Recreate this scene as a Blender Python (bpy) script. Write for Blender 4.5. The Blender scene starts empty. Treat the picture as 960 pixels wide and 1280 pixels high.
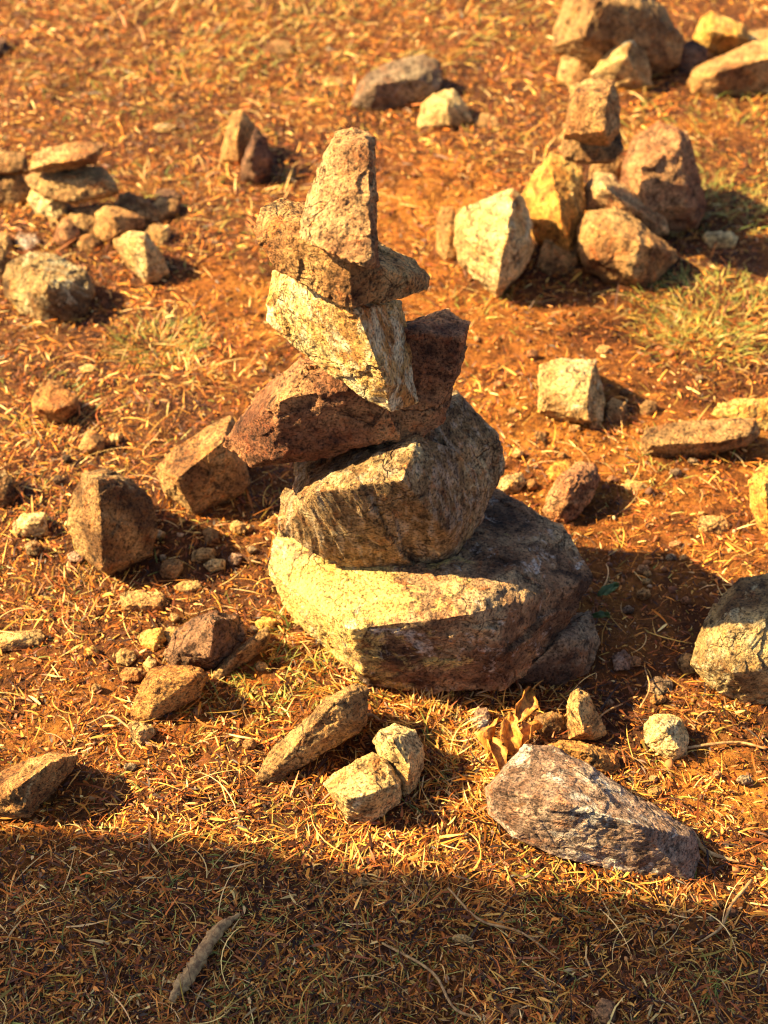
import bpy, bmesh, math, random
import numpy as np
from mathutils import Vector

R = math.radians
random.seed(5)
rng = np.random.default_rng(11)
S = bpy.context.scene
COL = S.collection

# ------------------------------------------------------------------ camera model
CAMH, PITCH, FPX = 1.4, R(42.0), 1758.0
FW = np.array([0, math.cos(PITCH), -math.sin(PITCH)])
UP = np.array([0, math.sin(PITCH), math.cos(PITCH)])
RT = np.array([1.0, 0, 0])
CAM = np.array([0, 0, CAMH])

def ray(px, py):
    return FW * FPX + RT * (px - 480) + UP * (640 - py)
def atY(px, py, Y):
    d = ray(px, py); return CAM + d * (Y / d[1])
def atZ(px, py, z=0.0):
    d = ray(px, py); return CAM + d * ((z - CAMH) / d[2])

cam = bpy.data.cameras.new('camera')
cam.sensor_fit = 'VERTICAL'; cam.sensor_height = 36.0
cam.lens = 36.0 * FPX / 1280.0
cam.clip_start = 0.05; cam.clip_end = 2000
co = bpy.data.objects.new('camera', cam); COL.objects.link(co)
co.location = (0, 0, CAMH); co.rotation_euler = (math.pi / 2 - PITCH, 0, 0)
S.camera = co
cam.dof.use_dof = True; cam.dof.focus_distance = 1.60; cam.dof.aperture_fstop = 5.0

# ------------------------------------------------------------------ light
SUN = np.array([math.cos(R(40)), -0.015, -math.sin(R(40))]); SUN /= np.linalg.norm(SUN)
sd = bpy.data.lights.new('sun', 'SUN'); sd.energy = 5.0; sd.angle = R(0.5); sd.color = (1.0, 0.75, 0.36)
so = bpy.data.objects.new('sun', sd); COL.objects.link(so)
so.rotation_euler = Vector(SUN).to_track_quat('-Z', 'Y').to_euler()
so.location = (-6, 1, 6)
w = bpy.data.worlds.new('World'); S.world = w; w.use_nodes = True
nt = w.node_tree; bg = nt.nodes['Background']
sky = nt.nodes.new('ShaderNodeTexSky'); sky.sky_type = 'NISHITA'; sky.sun_disc = False
sky.sun_elevation = math.asin(-SUN[2])
sky.sun_rotation = math.atan2(-SUN[0], -SUN[1])
sky.dust_density = 3.0
nt.links.new(sky.outputs[0], bg.inputs[0]); bg.inputs[1].default_value = 0.052
S.view_settings.view_transform = 'Standard'; S.view_settings.look = 'None'
S.view_settings.exposure = 2.15
S.cycles.filter_width = 1.1; S.view_settings.gamma = 1.0

# ------------------------------------------------------------------ numpy noise
def _h(i, j, k, s):
    n = (i * 374761393 + j * 668265263 + k * 2147483647 + s * 1274126177) & 0xffffffff
    n = ((n ^ (n >> 13)) * 1274126177) & 0xffffffff
    n = ((n ^ (n >> 16)) * 2246822519) & 0xffffffff
    return (n ^ (n >> 15)) & 0xffffffff
def vnoise(P, s=0):
    """value noise, -1..1"""
    P = np.asarray(P, float); I = np.floor(P).astype(np.int64); F = P - I
    U = F * F * F * (F * (F * 6 - 15) + 10)
    out = 0
    for a in (0, 1):
        wa = U[:, 0] if a else 1 - U[:, 0]
        for b in (0, 1):
            wb = U[:, 1] if b else 1 - U[:, 1]
            for c in (0, 1):
                wc = U[:, 2] if c else 1 - U[:, 2]
                out = out + wa * wb * wc * (_h(I[:, 0] + a, I[:, 1] + b, I[:, 2] + c, s) / 2147483648.0 - 1.0)
    return out
def fbm(P, oct=4, s=0, gain=0.5):
    o, a, f = 0, 1.0, 1.0
    for q in range(oct):
        o = o + a * vnoise(P * f + q * 17.3, s + q); a *= gain; f *= 2.03
    return o
def facets(P, s=0):
    """broken planes: each Voronoi cell is a plane with its own tilt"""
    I = np.floor(P).astype(np.int64)
    best = np.full(len(P), 1e9); val = np.zeros(len(P))
    for a in (-1, 0, 1):
        for b in (-1, 0, 1):
            for c in (-1, 0, 1):
                J = I + np.array([a, b, c])
                r = [_h(J[:, 0], J[:, 1], J[:, 2], s + q) / 4294967296.0 for q in range(6)]
                D = P - (J + np.stack(r[:3], 1))
                d = (D * D).sum(1)
                v = (D * (np.stack(r[3:], 1) - 0.5)).sum(1) * 2 + (r[3] - 0.5) * 0.6
                m = d < best
                best[m] = d[m]; val[m] = v[m]
    return val

# ------------------------------------------------------------------ materials
def srgb(c):
    return tuple((x / 12.92 if x <= 0.04045 else ((x + 0.055) / 1.055) ** 2.4) for x in c)

def N(nt, kind, **kw):
    n = nt.nodes.new(kind)
    for k, v in kw.items():
        if k in n.inputs: n.inputs[k].default_value = v
        else: setattr(n, k, v)
    return n
def noise_node(nt, vec, scale, detail=6, rough=0.6, dist=0.0):
    n = N(nt, 'ShaderNodeTexNoise'); n.inputs['Scale'].default_value = scale
    n.inputs['Detail'].default_value = detail; n.inputs['Roughness'].default_value = rough
    n.inputs['Distortion'].default_value = dist
    nt.links.new(vec, n.inputs['Vector']); return n.outputs['Fac']
def ramp(nt, fac, stops, mode='LINEAR'):
    r = N(nt, 'ShaderNodeValToRGB'); cr = r.color_ramp; cr.interpolation = mode
    while len(cr.elements) < len(stops): cr.elements.new(0.5)
    for e, (p, c) in zip(cr.elements, stops):
        e.position = p; e.color = (*c, 1) if len(c) == 3 else c
    nt.links.new(fac, r.inputs[0]); return r.outputs[0]
def gray(nt, fac, lo, hi):
    return ramp(nt, fac, [(lo, (0, 0, 0)), (hi, (1, 1, 1))])
def mix(nt, fac, a, b, mode='MIX'):
    m = N(nt, 'ShaderNodeMix'); m.data_type = 'RGBA'; m.blend_type = mode
    for sock, v in ((m.inputs[0], fac), (m.inputs[6], a), (m.inputs[7], b)):
        if isinstance(v, (int, float)): sock.default_value = v
        elif isinstance(v, tuple): sock.default_value = (*v, 1)
        else: nt.links.new(v, sock)
    return m.outputs[2]

def rock_mat(name, dark, mid, light, lichen=None, lich_amt=0.5, spot=None, spot_amt=0.0,
             streak=None, bump=0.5, grain=1.0, big=9.0, patch=None):
    m = bpy.data.materials.new(name); m.use_nodes = True
    nt = m.node_tree; b = nt.nodes['Principled BSDF']
    tc = N(nt, 'ShaderNodeTexCoord'); oi = N(nt, 'ShaderNodeObjectInfo')
    add = N(nt, 'ShaderNodeVectorMath', operation='MULTIPLY_ADD')
    nt.links.new(oi.outputs['Random'], add.inputs[0]); add.inputs[1].default_value = (7.1, 3.3, 5.7)
    nt.links.new(tc.outputs['Object'], add.inputs[2]); v = add.outputs[0]
    n1 = noise_node(nt, v, big, 8, 0.62, 0.6)
    base = ramp(nt, n1, [(0.39, dark), (0.49, mid), (0.61, light)])
    if streak:
        mp = N(nt, 'ShaderNodeMapping'); mp.inputs['Rotation'].default_value = tuple(R(a) for a in streak[0])
        mp.inputs['Scale'].default_value = (1, 1, 0.12)
        nt.links.new(v, mp.inputs[0])
        ns = noise_node(nt, mp.outputs[0], 75, 6, 0.7, 0.3)
        base = mix(nt, streak[1], base, ramp(nt, ns, [(0.36, dark), (0.5, mid), (0.62, streak[2])]))
    # pale / dark mottling in the stone itself
    n2 = noise_node(nt, v, 48 * grain, 8, 0.72, 0.2)
    base = mix(nt, 0.9, base, ramp(nt, n2, [(0.37, (0.16, 0.13, 0.12)), (0.47, (0.85, 0.84, 0.82)), (0.64, (1.3, 1.27, 1.2))]), 'MULTIPLY')
    n3 = noise_node(nt, v, 260 * grain, 4, 0.7)
    if lichen:
        n4 = noise_node(nt, v, 15, 10, 0.74, 0.5)
        if patch:                                   # the growth covers one side of this stone: (centre, radius, gain)
            ds = N(nt, 'ShaderNodeVectorMath', operation='DISTANCE'); nt.links.new(tc.outputs['Object'], ds.inputs[0]); ds.inputs[1].default_value = patch[0]
            mr = N(nt, 'ShaderNodeMapRange'); nt.links.new(ds.outputs['Value'], mr.inputs['Value'])
            mr.inputs['From Min'].default_value = patch[1] * 1.5; mr.inputs['From Max'].default_value = patch[1] * .5
            mr.inputs['To Min'].default_value = -patch[2]; mr.inputs['To Max'].default_value = patch[2]
            ad = N(nt, 'ShaderNodeMath', operation='ADD'); nt.links.new(n4, ad.inputs[0]); nt.links.new(mr.outputs[0], ad.inputs[1]); n4 = ad.outputs[0]
        base = mix(nt, gray(nt, n4, 0.72 - lich_amt * 0.38, 0.80 - lich_amt * 0.38), base,
                   mix(nt, gray(nt, n2, 0.3, 0.6), tuple(x * 0.55 for x in lichen), lichen))
    if spot:
        n5 = noise_node(nt, v, 24, 8, 0.7, 1.2)
        sf = N(nt, 'ShaderNodeMath', operation='MULTIPLY'); nt.links.new(gray(nt, n5, 0.74 - spot_amt * 0.35, 0.82 - spot_amt * 0.35), sf.inputs[0]); nt.links.new(gray(nt, n2, .40, .50), sf.inputs[1])
        base = mix(nt, sf.outputs[0], base, spot)
    base = mix(nt, 0.8, base, ramp(nt, n3, [(0.39, (0.10, 0.08, 0.07)), (0.46, (0.9, 0.9, 0.9)), (0.60, (1.45, 1.42, 1.35))]), 'MULTIPLY')
    # paler edges: sunlit edge brightness painted into the stone colour
    ge = N(nt, 'ShaderNodeNewGeometry')
    base = mix(nt, gray(nt, ge.outputs['Pointiness'], .515, .575), base, mix(nt, 1.0, base, (1.7, 1.6, 1.45), 'MULTIPLY'))
    # iron stains and hairline cracks
    n6 = noise_node(nt, v, 31, 7, 0.7, 0.8)
    base = mix(nt, gray(nt, n6, 0.54, 0.72), base, mix(nt, 1.0, base, (1.15, .62, .30), 'MULTIPLY'))
    wv = N(nt, 'ShaderNodeTexNoise'); wv.inputs['Scale'].default_value = 18; wv.inputs['Detail'].default_value = 5; nt.links.new(v, wv.inputs['Vector'])
    wm = N(nt, 'ShaderNodeVectorMath', operation='MULTIPLY_ADD'); nt.links.new(wv.outputs['Color'], wm.inputs[0]); wm.inputs[1].default_value = (.07, .07, .07); nt.links.new(v, wm.inputs[2])
    vc = N(nt, 'ShaderNodeTexVoronoi'); vc.feature = 'DISTANCE_TO_EDGE'; vc.inputs['Scale'].default_value = 17; nt.links.new(wm.outputs[0], vc.inputs['Vector'])
    ck = ramp(nt, vc.outputs['Distance'], [(0.0, (1, 1, 1)), (0.028, (0, 0, 0))])
    cm_ = N(nt, 'ShaderNodeMath', operation='MULTIPLY'); nt.links.new(ck, cm_.inputs[0]); nt.links.new(gray(nt, n1, .46, .60), cm_.inputs[1])
    base = mix(nt, cm_.outputs[0], base, mix(nt, 1.0, base, (.25, .2, .17), 'MULTIPLY'))
    nt.links.new(base, b.inputs['Base Color'])
    b.inputs['Roughness'].default_value = 0.86
    b.inputs['Specular IOR Level'].default_value = 0.3
    vo = N(nt, 'ShaderNodeTexVoronoi'); vo.inputs['Scale'].default_value = 120 * grain
    nt.links.new(v, vo.inputs['Vector'])
    s1 = N(nt, 'ShaderNodeMath', operation='MULTIPLY_ADD'); nt.links.new(n2, s1.inputs[0]); s1.inputs[1].default_value = 2.2
    nt.links.new(n3, s1.inputs[2])
    s2 = N(nt, 'ShaderNodeMath', operation='MULTIPLY_ADD'); nt.links.new(vo.outputs['Distance'], s2.inputs[0]); s2.inputs[1].default_value = -0.5
    nt.links.new(s1.outputs[0], s2.inputs[2])
    s3 = N(nt, 'ShaderNodeMath', operation='MULTIPLY_ADD'); nt.links.new(cm_.outputs[0], s3.inputs[0]); s3.inputs[1].default_value = -.8
    nt.links.new(s2.outputs[0], s3.inputs[2])
    bp = N(nt, 'ShaderNodeBump'); bp.inputs['Strength'].default_value = bump; bp.inputs['Distance'].default_value = 0.011
    nt.links.new(s3.outputs[0], bp.inputs['Height']); nt.links.new(bp.outputs[0], b.inputs['Normal'])
    return m

M = {
 'tan':    rock_mat('pinkish_tan_stone', (.34,.16,.07), (.60,.35,.16), (.74,.50,.25), (.78,.62,.40), .3, (.20,.09,.045), .3, bump=1.0),
 'rust':   rock_mat('rusty_orange_stone', (.28,.10,.03), (.56,.25,.07), (.68,.37,.12), (.74,.50,.20), .3, (.14,.06,.025), .3, bump=1.0),
 'low':    rock_mat('grey_brown_stone', (.10,.06,.04), (.26,.17,.11), (.40,.30,.19), (.50,.42,.28), .40, (.25,.12,.05), .35, bump=.9),
 'base':   rock_mat('lichened_grey_brown_stone', (.075,.035,.018), (.31,.165,.085), (.56,.38,.21), (.88,.64,.22), .40, (.58,.50,.44), .50, bump=.9, patch=((-.13,-.05,.12),   .20, .19)),
 'streak': rock_mat('streaked_brown_stone', (.09,.05,.025), (.38,.23,.10), (.62,.43,.21), (.72,.58,.32), .42, (.05,.032,.022), .3, streak=((20,25,0),.7,(.52,.42,.32)), bump=.9),
 'red':    rock_mat('red_brown_sandstone', (.20,.075,.035), (.42,.19,.09), (.58,.31,.14), (.68,.45,.22), .22, (.07,.03,.02), .3, bump=1.0),
 'yellow': rock_mat('yellow_lichened_stone', (.40,.17,.045), (.62,.38,.12), (.76,.60,.28), (.88,.78,.50), .62, (.55,.24,.045), .42, bump=.8, streak=((60,20,30),.35,(.66,.55,.33))),
 'orange': rock_mat('orange_sandstone', (.32,.15,.055), (.56,.30,.11), (.68,.43,.18), (.74,.54,.26), .3, (.16,.075,.035), .3, bump=1.0),
 'pale':   rock_mat('pale_buff_stone', (.34,.19,.07), (.58,.39,.16), (.72,.55,.28), (.78,.66,.40), .4, (.38,.17,.05), .35, bump=.8),
 'brown':  rock_mat('brown_stone', (.17,.08,.03), (.44,.25,.10), (.60,.38,.16), (.50,.38,.20), .3, (.09,.05,.03), .3, bump=1.0),
 'dark':   rock_mat('dark_maroon_stone', (.08,.038,.026), (.20,.10,.06), (.33,.18,.10), (.36,.25,.14), .2, (.03,.02,.015), .3, bump=1.0, grain=.8),
 'grey':   rock_mat('purplish_grey_stone', (.13,.065,.04), (.44,.28,.20), (.62,.47,.36), (.80,.74,.66), .46, (.24,.12,.06), .5, bump=.9, streak=((0,80,25),.4,(.44,.33,.28))),
 'green':  rock_mat('lichen_mottled_stone', (.15,.085,.035), (.40,.26,.11), (.58,.42,.19), (.70,.60,.36), .50, (.55,.30,.09), .4, bump=.9),
 'gold':   rock_mat('golden_ochre_stone', (.45,.20,.04), (.66,.34,.07), (.74,.48,.15), (.80,.60,.26), .3, (.40,.17,.035), .5, bump=.8),
}

# ------------------------------------------------------------------ rock builder
FOOT = []       # footprints for scattering
ALLROCK = []
def hull_bm(pts):
    bm = bmesh.new()
    for p in pts: bm.verts.new(p)
    res = bmesh.ops.convex_hull(bm, input=bm.verts)
    junk = [e for e in res['geom_interior'] + res['geom_unused'] if isinstance(e, bmesh.types.BMVert)]
    bmesh.ops.delete(bm, geom=list(set(junk)), context='VERTS')
    bmesh.ops.recalc_face_normals(bm, faces=bm.faces)
    return bm

def finish_rock(hulls, name, mat, label, cat, group, vox, rough=1.0, smooth=2, seed=0, stretch=None, fac=1.0):
    allp = np.concatenate([np.array(h) for h in hulls])
    lo, hi = allp.min(0), allp.max(0)
    size = float(np.linalg.norm(hi - lo)) / 1.7
    org = np.array([(lo[0] + hi[0]) / 2, (lo[1] + hi[1]) / 2, lo[2]])
    me = bpy.data.meshes.new(name + '_raw')
    bm = bmesh.new()
    for h in hulls:
        hb = hull_bm([tuple(np.array(p) - org) for p in h])
        tmp = bpy.data.meshes.new('t'); hb.to_mesh(tmp); hb.free(); bm.from_mesh(tmp); bpy.data.meshes.remove(tmp)
    bm.to_mesh(me); bm.free()
    o = bpy.data.objects.new(name, me); COL.objects.link(o)
    md = o.modifiers.new('r', 'REMESH'); md.mode = 'VOXEL'; md.voxel_size = max(vox, size / 160)
    sm = o.modifiers.new('s', 'SMOOTH'); sm.factor = 0.5; sm.iterations = int(smooth)
    dg = bpy.context.evaluated_depsgraph_get()
    nm = bpy.data.meshes.new_from_object(o.evaluated_get(dg)); nm.name = name
    o.modifiers.clear(); o.data = nm; bpy.data.meshes.remove(me)
    n = len(nm.vertices)
    P = np.empty(n * 3); nm.vertices.foreach_get('co', P); P = P.reshape(-1, 3)
    No = np.empty(n * 3); nm.vertex_normals.foreach_get('vector', No); No = No.reshape(-1, 3)
    Q = P.copy()
    if stretch is not None:
        ax = np.array(stretch, float); ax /= np.linalg.norm(ax)
        Q = Q - np.outer(Q @ ax, ax) * 0.75
    warp = np.stack([vnoise(Q / size * 5 + 9, seed + 50), vnoise(Q / size * 5 + 19, seed + 51), vnoise(Q / size * 5 + 29, seed + 52)], 1)
    d = facets(Q / size * 3.4 + warp * 0.25 + seed, seed) * 0.024 * size * fac
    d += facets(Q / size * 8.5 + warp * 0.35 + seed, seed + 7) * 0.009 * size * fac
    d += fbm(Q / size * 6 + seed, 3, seed) * 0.004 * size * rough
    f2 = fbm(Q * 85 + seed, 3, seed + 3, 0.6)
    d += f2 * 0.0007 * rough + facets(Q * 55 + warp, seed + 21) * 0.0011 * rough
    pit = np.clip(-fbm(Q * 120 + seed, 2, seed + 13) - 0.25, 0, 1)
    d -= pit * 0.0014 * rough
    P2 = P + No * d[:, None]
    nm.vertices.foreach_set('co', P2.ravel()); nm.update()
    nm.shade_smooth() if hasattr(nm, 'shade_smooth') else None
    nm.materials.append(M[mat])
    o.location = org
    o['label'] = label; o['category'] = cat
    if group: o['group'] = group
    W = P2 + org
    low = W[W[:, 2] < 0.022]
    if len(low) > 20:
        FOOT.append(low[::max(1, len(low) // 400), :2].copy())
    ALLROCK.append(o)
    return o

def cairn(pts_sets, **kw):
    hulls = []
    for ps in pts_sets:
        h = []
        for p in ps:
            if len(p) == 4: h.append(np.array(p[1:], float))          # ('w', x, y, z)
            else: h.append(atY(*p))
        hulls.append(h)
    return finish_rock(hulls, **kw)

def rock(outline, label, mat='brown', ridge=(), u=0.62, name='rock', cat='rock', group=None, z0=0.0,
         back=0.5, smooth=1, rough=1.0, seed=None, bulge=0.22, fac=.8, up=0.0):
    """outline: the rock's outline; each point gets its own distance, the rock its own height and depth.
    up: height of what it rests on"""
    seed = seed if seed is not None else (len(ALLROCK) * 13 + 5) % 997
    rr = random.Random(seed)
    O = np.array(outline, float)
    yb, yt = O[:, 1].max(), O[:, 1].min()
    cx, cy = O[:, 0].mean(), O[:, 1].mean()
    if name == 'pebble' and up == 0.0: up = .003
    b0 = atZ(cx, yb, up); dist = float((b0 - CAM) @ FW)
    mpp = dist / FPX
    hm = (yb - yt) * mpp
    th = PITCH + math.atan((cy - 640) / FPX)
    H = u * hm
    D = max((hm - H * math.cos(th)) / math.sin(th), 0.15 * hm)
    pts = []
    plane = lambda py: b0[1] + (yb - py) / (yb - yt) * D
    for px, py in outline: pts.append(atY(px, py, plane(py)))
    wm = (O[:, 0].max() - O[:, 0].min()) * mpp
    sz = min(wm, hm)
    rid = list(ridge)
    if not rid:
        for q in range(3):
            a = rr.uniform(0, 6.28)
            rid.append((cx + math.cos(a) * 0.22 * (O[:, 0].max() - O[:, 0].min()),
                        cy + math.sin(a) * 0.22 * (yb - yt), bulge * sz * rr.uniform(0.6, 1.1)))
    for px, py, b in rid: 
        if b > 0: pts.append(atY(px, py, plane(py) - b))
    for px, py in outline:
        qx, qy = cx + (px - cx) * 0.72, cy + (py - cy) * 0.72
        p = atY(qx, qy, plane(qy) + back * sz)
        if p[2] < up - 0.012: p[2] = up - 0.012
        pts.append(p); pts.append(np.array([p[0], p[1], up - 0.012]))
    low = [atY(px, py, plane(py)) for px, py in outline if py > cy + 0.3 * (yb - cy)]
    for p in low: pts.append(p + np.array([0, 0.012, -0.014]))
    vox = 1.25 * mpp if dist < 2.3 else 2.0 * mpp
    return finish_rock([pts], name=name, mat=mat, label=label, cat=cat, group=group, vox=vox,
                       rough=rough, smooth=smooth, seed=seed, fac=fac)

# ------------------------------------------------------------------ THE CAIRN
GC = 'stones stacked in the central cairn'
cairn([[(345,668,1.385),(334,715,1.345),(437,787,1.175),(588,768,1.172),(748,722,1.30),(705,655,1.37),(622,612,1.44),(700,790,1.255),(626,811,1.18),
        (372,776,1.30),(460,857,1.205),(550,868,1.195),(636,860,1.20),(672,835,1.225),(440,600,1.50),(722,760,1.275),
        ('w',-.14,1.50,.02),('w',.17,1.52,.02),('w',-.12,1.35,-.01),('w',.10,1.45,-.01),('w',.08,1.30,-.01),('w',-.05,1.30,-.01)]],
      name='cairn_stone', mat='base', label='broad grey and purplish stone with yellow lit left side at the bottom of the cairn',
      cat='stone', group=GC, vox=.0019, seed=3, rough=1.2, smooth=1, fac=.75)
cairn([[(372,575,1.40),(353,630,1.335),(352,662,1.315),(400,701,1.29),(505,727,1.30),(548,712,1.285),(576,690,1.295),(602,640,1.335),(629,588,1.36),
        (620,545,1.375),(576,498,1.385),(520,546,1.295),(502,600,1.232),(395,612,1.262),(555,660,1.25),
        (560,480,1.46),(430,545,1.46),('w',.02,1.50,.14),('w',.10,1.46,.14),('w',-.08,1.46,.14)]],
      name='cairn_stone', mat='streak', label='blocky stone with streaked dark right side, second from the bottom of the cairn',
      cat='stone', group=GC, vox=.0018, seed=11, rough=1.2, smooth=1, stretch=(.25,.2,-1), fac=.8)
cairn([[(275,555,1.36),(300,515,1.37),(345,470,1.37),(375,446,1.37),(412,452,1.36),(310,583,1.33),(400,572,1.315),(350,500,1.285),(340,574,1.29),
        (500,548,1.29),(470,480,1.29),(385,462,1.31),(500,490,1.36),(420,500,1.42),(480,520,1.42),(330,540,1.42)],
       [(440,562,1.305),(440,500,1.31),(503,412,1.31),(505,404,1.36),(562,387,1.37),(588,401,1.34),(577,424,1.305),(580,440,1.32),(556,528,1.31),(530,546,1.30),
        (500,549,1.30),(480,480,1.40),(550,420,1.41),(540,500,1.40)]],
      name='cairn_stone', mat='red', label='wide red-brown slab with a raised right end, third from the bottom of the cairn',
      cat='stone', group=GC, vox=.0017, seed=23, rough=1.3, smooth=1, fac=.55)
cairn([[(340,338,1.34),(336,368,1.33),(332,402,1.33),(370,436,1.30),(430,472,1.265),(460,502,1.245),(490,515,1.235),(523,503,1.28),(514,460,1.31),(506,430,1.32),(502,376,1.33),
        (446,388,1.215),(440,375,1.30),(382,350,1.28),(478,470,1.205),(480,400,1.39),(365,365,1.39),(430,440,1.37),(490,480,1.36)]],
      name='cairn_stone', mat='yellow', label='bright yellow tilted stone with brown right side, fourth from the bottom of the cairn',
      cat='stone', group=GC, vox=.0016, seed=31, rough=.7, smooth=1, fac=.5)
cairn([[(315,287,1.30),(325,258,1.32),(350,246,1.34),(385,254,1.35),(320,300,1.285),(345,337,1.27),(420,381,1.22),(441,387,1.212),(437,324,1.205),(478,318,1.31),
        (520,327,1.31),(537,346,1.285),(533,362,1.27),(500,373,1.25),(372,296,1.25),(505,345,1.25),(400,275,1.37),(480,330,1.36),(380,320,1.36)]],
      name='cairn_stone', mat='orange', label='orange-brown stone with a dark pointed right end just under the top stone',
      cat='stone', group=GC, vox=.0015, seed=41, rough=1.0, smooth=1, fac=.6)
cairn([[(419,165,1.285),(440,159,1.29),(466,172,1.28),(467,205,1.275),(461,245,1.275),(472,295,1.25),(474,333,1.215),(455,335,1.165),(410,314,1.18),(372,299,1.215),
        (380,258,1.26),(401,200,1.275),(461,180,1.245),(450,245,1.222),(466,325,1.17),(425,185,1.25),(425,200,1.33),(430,290,1.31)]],
      name='cairn_stone', mat='tan', label='tall narrow upright stone standing on the very top of the cairn',
      cat='stone', group=GC, vox=.0014, seed=57, rough=1.4, smooth=1, fac=.85)
rock([(645,853),(668,815),(705,772),(738,764),(750,800),(737,842),(700,857)], 'low grey-brown stone wedged under the right end of the cairn base',
     'low', ridge=[(700,800,.04),(735,800,.02),(660,835,.02)], u=.5)

# ------------------------------------------------------------------ LOOSE STONES, left and front
rock([(193,585),(222,560),(262,532),(288,521),(300,545),(313,600),(303,614),(268,630),(244,644),(205,615)],
     'orange stone block with shaded front, lying just behind the left end of the red slab', 'orange',
     ridge=[(221,598,.05),(277,553,.05),(250,575,.045),(240,640,.01),(300,600,.01)], u=.75, back=.7)
rock([(101,592),(130,586),(165,600),(190,625),(198,665),(188,692),(136,719),(95,688),(83,655),(92,615)],
     'chunky upright brown boulder with lit left side and dark pitted front, left of the cairn', 'brown', name='boulder', cat='boulder',
     ridge=[(122,600,.05),(126,650,.055),(128,712,.03),(180,640,.01)], u=.85, back=.6)
rock([(15,656),(28,641),(57,640),(58,668),(30,671),(16,668)], 'small pale cream stone at the left side, left of the brown boulder', 'pale', ridge=[(35,655,.012),(50,653,.012)])
rock([(30,680),(42,674),(52,680),(48,694),(34,694)], 'little dark brown pebble just below the small cream stone', 'brown', name='pebble', cat='pebble')
rock([(40,497),(50,485),(75,482),(98,495),(97,512),(80,527),(62,528),(40,516)], 'flat topped pinkish stone alone on the grass at the upper left', 'rust', ridge=[(45,512,.02),(92,505,.02),(70,512,.03)], u=.65)
rock([(52,485),(62,474),(78,476),(82,486),(66,490)], 'small flat stone half hidden behind the pinkish stone at upper left', 'orange')
rock([(97,560),(105,543),(120,538),(132,548),(128,562),(108,566)], 'rounded orange pebble below the flat topped pinkish stone', 'orange', name='pebble', cat='pebble', smooth=8)
rock([(-22,615),(-12,590),(6,586),(17,600),(16,625),(2,634),(-18,632)], 'brown stone cut by the left edge beside the brown boulder', 'brown')
rock([(198,712),(206,700),(224,699),(230,710),(220,723),(204,722)], 'brown pebble at the lower right corner of the brown boulder', 'brown', name='pebble', cat='pebble')
rock([(240,690),(252,684),(268,686),(268,697),(250,703),(240,700)], 'pale angular pebble, upper of two right of the brown boulder', 'pale', name='pebble', cat='pebble')
rock([(254,706),(266,698),(282,700),(280,711),(262,714)], 'pale flat pebble, lower of two right of the brown boulder', 'pale', name='pebble', cat='pebble')
rock([(217,733),(228,726),(248,725),(254,734),(240,741),(222,740)], 'flat cream chip lying above the thin orange block', 'pale', name='pebble', cat='pebble')
rock([(284,655),(296,649),(308,655),(306,666),(292,668)], 'pinkish white chip below the orange stone block', 'pale', name='pebble', cat='pebble')
rock([(253,664),(262,657),(274,664),(272,678),(258,681)], 'small brown pebble right of the brown boulder top', 'brown', name='pebble', cat='pebble')
rock([(150,742),(160,739),(203,740),(209,750),(206,767),(180,767),(152,763)], 'thin flat orange block above the group of lower left stones', 'orange', ridge=[(160,756,.012),(198,757,.012)], u=.5)
rock([(-12,800),(8,789),(50,787),(57,795),(48,806),(20,813),(-10,815)], 'flat pale orange slab at the left edge beside the lower left stones', 'orange', ridge=[(15,800,.01)], u=.4)
rock([(205,818),(218,788),(245,770),(270,761),(300,772),(308,792),(300,812),(266,836),(240,838),(214,836)],
     'dark maroon craggy stone in the lower left group', 'dark', ridge=[(270,775,.04),(262,820,.03),(225,815,.02)], u=.75, rough=1.6)
rock([(262,848),(280,825),(310,800),(334,782),(340,791),(322,815),(292,838),(268,853)], 'thin leaning slab on the right side of the dark maroon stone', 'brown', ridge=[(300,815,.015)], u=.7, back=.3)
rock([(171,795),(184,786),(203,785),(208,800),(192,816),(176,806)], 'yellowish stone with one point, at the left back of the dark maroon stone', 'gold')
rock([(203,790),(212,783),(233,786),(226,800),(212,806)], 'buff stone chip behind the dark maroon stone', 'pale')
rock([(144,818),(152,811),(168,813),(171,824),(160,833),(146,829)], 'small cubic buff pebble, topmost left of the orange wedge stone', 'pale', name='pebble', cat='pebble')
rock([(148,842),(156,834),(176,834),(182,842),(172,852),(152,852)], 'smooth ochre pebble touching the back of the orange wedge stone', 'orange', name='pebble', cat='pebble', smooth=7)
rock([(178,830),(186,820),(196,826),(194,838),(184,841)], 'tiny pale chip between the ochre pebble and the dark maroon stone', 'pale', name='pebble', cat='pebble')
rock([(164,888),(176,856),(188,836),(210,831),(250,833),(263,846),(250,870),(215,890),(182,906),(168,900)],
     'smooth orange wedge shaped stone at the front of the lower left group', 'rust', ridge=[(195,850,.03),(240,850,.03),(190,888,.015)], u=.6, smooth=5)
rock([(158,905),(166,901),(190,906),(196,915),(178,934),(166,925)], 'small two toned stone just below the orange wedge shaped stone', 'orange', ridge=[(172,915,.012)])
rock([(-30,985),(0,975),(40,948),(70,941),(98,943),(92,962),(62,990),(36,1021),(0,1024),(-30,1022)], 'long ochre stone pointing right at the left edge in front', 'orange',
     ridge=[(20,985,.035),(60,955,.03),(35,1010,.02)], u=.65)
rock([(319,972),(335,948),(372,908),(410,871),(448,851),(461,860),(460,906),(425,929),(385,952),(345,978),(325,979)],
     'large triangular brown stone lying in front of the cairn', 'brown', ridge=[(415,880,.02),(440,900,.012),(340,965,.01)], u=.8, back=.35, bulge=.1)
rock([(404,980),(420,966),(466,939),(482,950),(502,975),(500,1003),(462,1033),(434,1024),(420,1000)], 'pale yellow blocky stone in front, touching the oval stone', 'pale',
     ridge=[(432,1000,.03),(498,980,.015),(470,990,.03)], u=.7)
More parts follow.
